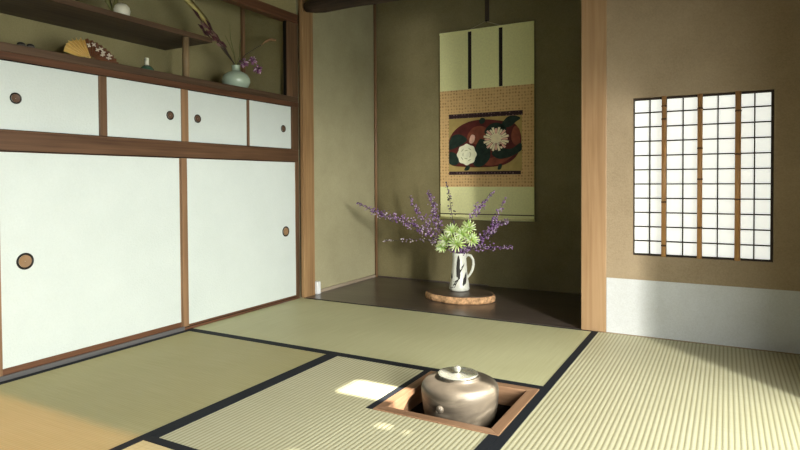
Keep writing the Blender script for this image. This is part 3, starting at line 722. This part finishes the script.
box(sx0, sx1, SYF-0.0012, SYF-0.0002, 0.502, 0.509).build('hem_line', M['hook'], sr)
box(sx0-0.001, sx1+0.001, SYF-0.004, SYF+0.004, sz1-0.012, sz1+0.003).build('top_batten', M['scroll_green'], sr)
cd = MB(); cd.tube([(0.793, SYF-0.002, sz1+0.002), (0.906, SYF-0.006, 1.845), (0.922, SYF-0.006, 1.845), (1.021, SYF-0.002, sz1+0.002)], 0.0022, 8); cd.build('cord', M['cord'], sr)
hk = thing('scroll_hook', 'dark slim hanging strip carrying the scroll cord', 'hook', (0.92, YB-0.01, 1.83))
box(0.905, 0.935, YB-0.011, YB-0.006, 1.849, ZC-0.002).build('strip', M['hook'], hk)
MB().tube([(0.920, YB-0.010, 1.858), (0.920, YB-0.026, 1.850), (0.920, YB-0.028, 1.842), (0.920, YB-0.018, 1.840)], 0.0025, 8).build('hook_end', M['black'], hk)

# ------------------------------------------------------------------ alcove flowers
SLX, SLY, SLZ = 0.922, 0.418, 0.0022
slab = thing('wooden_slab', 'round slice of tree trunk with pale bark edge under the jug', 'wooden slab', (SLX, SLY, SLZ))
wobf = lambda t, h: 0.945/math.sqrt(math.cos(t)**2+(math.sin(t)/0.80)**2)*(1+0.035*math.cos(2*t+0.4)+0.02*math.cos(5*t+1)+0.012*math.cos(11*t)+0.006*math.sin(29*t+40*h))
MB().lathe([(0.222, 0.0), (0.229, 0.006), (0.230, 0.022), (0.228, 0.036), (0.221, 0.041)], (SLX, SLY, SLZ), 'Z', 96, wob=wobf).build('bark_edge', M['slab_rim'], slab)
MB().lathe([(0.2185, 0.0405), (0.2185, 0.0435), (0.212, 0.0445)], (SLX, SLY, SLZ), 'Z', 96, wob=wobf).build('top_face', M['slab_top'], slab)
JX, JY, JZ = 0.898, 0.463, SLZ+0.0447
JH = 0.236
jprof = [(0.040, 0.0), (0.058, 0.002), (0.064, 0.012), (0.0625, 0.03), (0.057, 0.06), (0.052, 0.10), (0.048, 0.15), (0.0445, 0.19), (0.043, 0.22), (0.044, JH), (0.0415, JH+0.003), (0.038, JH), (0.037, 0.20), (0.040, 0.06), (0.03, 0.02), (0.002, 0.018)]
jug = thing('jug', 'tall white ceramic jug with dark brush marks on the slab', 'jug', (JX, JY, JZ))
MB().lathe(jprof, (JX, JY, JZ), 'Z', 56).build('body', M['jug'], jug)
HD = Vector((0.92, 0.30, 0)).normalized()
hp = [(0.040, 0.214), (0.054, 0.228), (0.072, 0.222), (0.086, 0.198), (0.089, 0.165), (0.082, 0.132), (0.069, 0.106), (0.055, 0.088), (0.047, 0.080)]
MB().tube([Vector((JX, JY, JZ))+HD*a_+Vector((0, 0, b_)) for a_, b_ in hp], [0.010, 0.0105, 0.0105, 0.010, 0.0095, 0.009, 0.0085, 0.008, 0.007], 12, 0.8).build('handle', M['jug'], jug)
def jr_(z):
    for (r0, h0), (r1, h1) in zip(jprof[1:9], jprof[2:10]):
        if h0 <= z <= h1: return r0+(r1-r0)*(z-h0)/(h1-h0)
    return 0.044
vd = math.atan2(-2.99-JY, 2.383-JX)
bs = MB()
def stroke(pts, wd):
    prev = None
    for i, (a_, z) in enumerate(pts):
        w_ = wd*(0.35 if i in (0, len(pts)-1) else 1)
        row = []
        for s_ in (-1, 0, 1):
            an = vd+a_+s_*w_/0.05*0.5; r = jr_(z)+0.0009
            row.append(bs.bm.verts.new((JX+r*math.cos(an), JY+r*math.sin(an), JZ+z+0.004*s_)))
        if prev:
            for k in range(2): bs.bm.faces.new([prev[k], prev[k+1], row[k+1], row[k]])
        prev = row
stroke([(-0.15, 0.225), (-0.13, 0.19), (-0.17, 0.15), (-0.12, 0.10), (-0.02, 0.078)], 0.024)
stroke([(-0.05, 0.105), (0.18, 0.135), (0.45, 0.158), (0.75, 0.178)], 0.018)
stroke([(0.95, 0.12), (0.72, 0.085), (0.55, 0.05), (0.42, 0.038)], 0.024)
stroke([(-1.0, 0.025), (-0.78, 0.022), (-0.62, 0.045), (-0.42, 0.066), (-0.2, 0.078)], 0.030)
stroke([(-1.25, 0.11), (-1.1, 0.085), (-0.98, 0.08)], 0.02)
bs.build('brush_marks', M['brush'], jug)

BR = [
[(0.191, 0.363, 0.596), (0.342, 0.388, 0.53), (0.534, 0.413, 0.481), (0.704, 0.438, 0.393), (0.847, 0.463, 0.301)],
[(0.398, 0.343, 0.349), (0.549, 0.383, 0.359), (0.675, 0.423, 0.361), (0.798, 0.463, 0.305)],
[(0.524, 0.503, 0.643), (0.591, 0.49, 0.531), (0.7, 0.476, 0.423), (0.833, 0.463, 0.3)],
[(0.654, 0.513, 0.67), (0.705, 0.496, 0.572), (0.734, 0.48, 0.456), (0.847, 0.463, 0.301)],
[(0.762, 0.563, 0.735), (0.798, 0.53, 0.651), (0.834, 0.496, 0.523), (0.882, 0.463, 0.334)],
[(1.108, 0.543, 0.684), (1.031, 0.516, 0.59), (0.981, 0.49, 0.527), (0.93, 0.463, 0.337)],
[(1.197, 0.493, 0.636), (1.142, 0.483, 0.531), (1.081, 0.473, 0.424), (0.957, 0.463, 0.319)],
[(1.236, 0.413, 0.501), (1.149, 0.43, 0.467), (1.064, 0.446, 0.388), (0.957, 0.463, 0.307)],
[(1.277, 0.383, 0.35), (1.123, 0.41, 0.333), (1.022, 0.436, 0.331), (0.93, 0.463, 0.292)],
]
BL = ['longest purple flower spray, reaching far left past the corner post', 'low thin pale spray reaching left above the alcove floor', 'purple spray leaning left short of the scroll, with a bent tip', 'dense purple spray rising along the left edge of the scroll', 'dark sparse spray standing almost upright before the scroll', 'purple spray leaning right over the lower part of the scroll', 'thin purple spray leaning farthest right over the scroll', 'thick purple spray leaning right just under the scroll', 'lowest right purple spray, lying almost level beside the jug handle']
BD = [(380, 'purple', 0.024, 0.05), (60, 'purple_pale', 0.014, 0.1), (170, 'purple', 0.022, 0.05), (320, 'purple', 0.025, 0.05), (60, 'purple_dark', 0.011, 0.0), (190, 'purple', 0.016, 0.0), (140, 'purple', 0.013, 0.0), (240, 'purple', 0.022, 0.0), (170, 'purple', 0.017, 0.0)]
def cr(pts, t):
    n = len(pts)-1; x = min(t*n, n-1e-6); i = int(x); u = x-i
    p = [Vector(pts[max(0, min(n, i+k-1))]) for k in range(4)]
    return 0.5*((2*p[1])+(p[2]-p[0])*u+(2*p[0]-5*p[1]+4*p[2]-p[3])*u*u+(3*p[1]-p[0]-3*p[2]+p[3])*u**3)
inj = Vector((JX, JY, JZ+0.05))
for k, pts in enumerate(BR):
    n, mt, spread, gap = BD[k]
    t = thing('flower_spray', BL[k], 'flower spray', (JX, JY, JZ+0.05), 'purple sprays in the jug')
    mouth2 = Vector((JX+0.022*math.cos(k*2.1), JY+0.020*math.sin(k*2.1), JZ+JH+0.004))
    full = [*pts[:-1], tuple(mouth2+ (Vector(pts[-1])-mouth2)*0.25), tuple(mouth2-Vector((0, 0, 0.02))), tuple(inj+(mouth2-Vector((JX, JY, JZ+JH)))*0.8)]
    b = MB(); m_ = 26
    b.tube([cr(full, i/m_) for i in range(m_+1)], [0.0012+0.0018*i/m_ for i in range(m_+1)], 6)
    # short side twigs
    for q in range(9):
        s0 = cr(full, 0.05+0.055*q); s1 = s0+Vector((random.uniform(-1, 1), random.uniform(-1, 1), random.uniform(-0.2, 1)))*spread*1.3
        b.tube([s0, (s0+s1)/2+Vector((0, 0, 0.004)), s1], [0.0011, 0.0009, 0.0007], 5)
    b.build('stem', M['stem_dark'], t)
    b = MB()
    for q in range(n):
        u = random.random()**0.85*0.62+0.0
        c_ = cr(full, u); sp = spread*(0.45+1.0*min(1, u/0.30))*(1 if u < 0.5 else 0.8)
        c_ += Vector((random.gauss(0, 0.5), random.gauss(0, 0.5), random.gauss(0, 0.5)))*sp
        r = random.uniform(0.0034, 0.0078)*(0.75 if u < 0.12 else 1)
        b.ball(c_, r, 1, (random.uniform(0.7, 1.2), random.uniform(0.7, 1.2), random.uniform(0.6, 1.1)))
    b.build('blossoms', M[mt], t)

MUM = [(0.828, 0.425, 0.367, 0.056), (0.91, 0.39, 0.352, 0.06), (0.972, 0.43, 0.448, 0.05), (0.863, 0.42, 0.426, 0.052), (0.998, 0.42, 0.375, 0.05), (0.8, 0.42, 0.321, 0.045), (0.938, 0.415, 0.41, 0.048)]
ML = ['lime chrysanthemum on the left of the bunch, second lowest', 'large lime chrysanthemum in the middle right over the jug mouth', 'highest lime chrysanthemum, at the upper right of the bunch', 'lime chrysanthemum at the upper left of the bunch', 'lime chrysanthemum on the right of the bunch near the jug handle', 'lowest lime chrysanthemum, at the lower left of the bunch', 'lime chrysanthemum just below the highest one']
face_dir = Vector((0.39, -0.91, 0.10)).normalized()   # the heads face out of the alcove
for k, (x, y, z, r) in enumerate(MUM):
    t = thing('chrysanthemum', ML[k], 'flower', (JX, JY, JZ+0.05), 'lime chrysanthemums in the jug')
    hc = Vector((x, y, z)); ax = (hc-Vector((JX, JY+0.04, JZ+JH-0.02))).normalized()*0.55+face_dir*0.6+Vector((0, 0, 0.25)); ax.normalize()
    m2 = Vector((JX+0.02*math.cos(k*1.7), JY+0.02*math.sin(k*1.7)-0.01, JZ+JH+0.002))
    b = MB(); b.tube([inj+(m2-Vector((JX, JY, m2.z)))*0.8, m2-Vector((0, 0, 0.02)), m2+(hc-m2)*0.3+Vector((0, 0, 0.01)), hc-ax*0.012], 0.0030, 6); b.build('stem', M['stem'], t)
    b = MB(); u = ax.orthogonal().normalized(); v = ax.cross(u)
    for ring, (npt_, el, ln) in enumerate(((15, 0.10, 1.0), (13, 0.45, 0.92), (9, 0.85, 0.72), (5, 1.25, 0.5))):
        for q in range(npt_):
            an = 2*PI*q/npt_+ring*0.3+random.uniform(-0.12, 0.12)
            d_ = (u*math.cos(an)+v*math.sin(an))*math.cos(el)+ax*math.sin(el)
            L = r*ln*random.uniform(0.85, 1.15)
            p1 = hc+d_*L*0.55+ax*0.002; p2 = hc+d_*L+ax*(0.007+0.004*ring)+Vector((0, 0, -0.002))
            b.leaf([hc+d_*0.004, p1, p2], [0.004, 0.0105, 0.0055], ax+d_*0.3, 0.0018)
    b.build('petals', M['lime'], t)
    MB().ball(hc+ax*0.004, 0.010, 2).build('core', M['lime_core'], t)

wb = thing('white_box', 'small upright white box on the alcove floor by the corner post', 'box', (0.020, 0.137, 0.0022))
MB().box(0.003, 0.037, 0.120, 0.156, 0.0022, 0.080).build('body', M['white_box'], wb, bevel=0.004)
MB().box(0.005, 0.035, 0.122, 0.154, 0.080, 0.084).build('lid', M['white_box'], wb, bevel=0.001)

# ------------------------------------------------------------------ light
GARDEN, LOWSKY, DOORWAY = 68, 260, 2.8
def area(name, loc, target, sx, sy, power, col, spread=180):
    L = bpy.data.lights.new(name, 'AREA'); L.shape = 'RECTANGLE'; L.size = sx; L.size_y = sy
    L.energy = power; L.color = col; L.spread = math.radians(spread)
    o = bpy.data.objects.new(name, L); COL.objects.link(o); o.location = loc
    o.rotation_euler = (Vector(target)-Vector(loc)).to_track_quat('-Z', 'Y').to_euler(); return o
# daylight through the low garden opening in the right wall
area('garden_daylight', (XR+0.75, -1.80, 0.72), (0.2, -0.8, 0.45), 1.9, 1.1, GARDEN, (0.975, 1.0, 0.945))
# bright strip of low sky seen past the far jamb
d_ = Vector((0.68, -0.73, 0)).normalized()
so = area('low_sky', Vector((XR, OY1, 0))+d_*4.0+Vector((0, 0, 2.2)), (1.2, 0.5, 0.1), 0.28, 2.3, LOWSKY, (1.0, 0.98, 0.90))
# fill lamp added outside to brighten the left of the alcove
area('alcove_fill', (5.95, -3.95, 1.15), (0.2, 0.7, 0.25), 0.35, 0.9, 255, (1.0, 0.98, 0.92))
# doorway behind the viewer
area('doorway_daylight', (1.5, YF+0.02, 0.62), (1.2, 0.2, 0.7), 2.3, 1.1, DOORWAY, (0.95, 1.0, 0.92))
# sun through the slits added high in the right wall
sl = bpy.data.lights.new('sun', 'SUN'); sl.energy = 22.0; sl.angle = math.radians(0.9); sl.color = (1.0, 0.95, 0.84)
so = bpy.data.objects.new('sun', sl); COL.objects.link(so); so.rotation_euler = Vector((-math.cos(E_SUN), 0, -math.sin(E_SUN))).to_track_quat('-Z', 'Y').to_euler()
# spot added behind the viewer to warm the near left mat
wl = bpy.data.lights.new('warm_spot', 'SPOT'); wl.energy = 500; wl.color = (1.0, 0.40, 0.12); wl.spot_size = math.radians(40); wl.spot_blend = 1.0; wl.shadow_soft_size = 0.02
so = bpy.data.objects.new('warm_spot', wl); COL.objects.link(so); so.location = (0.9, -4.9, 2.54); so.rotation_euler = (Vector((0.35, -2.15, 0.0))-so.location).to_track_quat('-Z', 'Y').to_euler()

W = bpy.data.worlds.new('World'); sc.world = W; W.use_nodes = True
bg = W.node_tree.nodes['Background']; bg.inputs['Color'].default_value = (0.85, 0.95, 1.0, 1); bg.inputs['Strength'].default_value = 0.28

# ------------------------------------------------------------------ camera
cd = bpy.data.cameras.new('camera'); co = bpy.data.objects.new('camera', cd); COL.objects.link(co)
yaw, pitch, roll, fpx = math.radians(28.966), math.radians(1.227), math.radians(-0.325), 590.29
fwv = Vector((-math.sin(yaw)*math.cos(pitch), math.cos(yaw)*math.cos(pitch), -math.sin(pitch)))
r0 = Vector((math.cos(yaw), math.sin(yaw), 0)); u0 = r0.cross(fwv)
rv = r0*math.cos(roll)+u0*math.sin(roll); uv = -r0*math.sin(roll)+u0*math.cos(roll)
mw = Matrix((rv, uv, -fwv)).transposed().to_4x4(); mw.translation = Vector((2.3828, -2.9935, 0.75)); co.matrix_world = mw
cd.sensor_width = 36; cd.lens = fpx/800*36; cd.shift_y = -(225-192.703)/800; cd.clip_start = 0.02
sc.camera = co
sc.view_settings.view_transform = 'Standard'; sc.view_settings.look = 'None'; sc.view_settings.gamma = 1; sc.view_settings.exposure = 0.0
sc.view_settings.use_curve_mapping = False
sc.cycles.use_denoising = True
sc.cycles.max_bounces = 8; sc.cycles.diffuse_bounces = 5; sc.cycles.caustics_reflective = False; sc.cycles.caustics_refractive = False
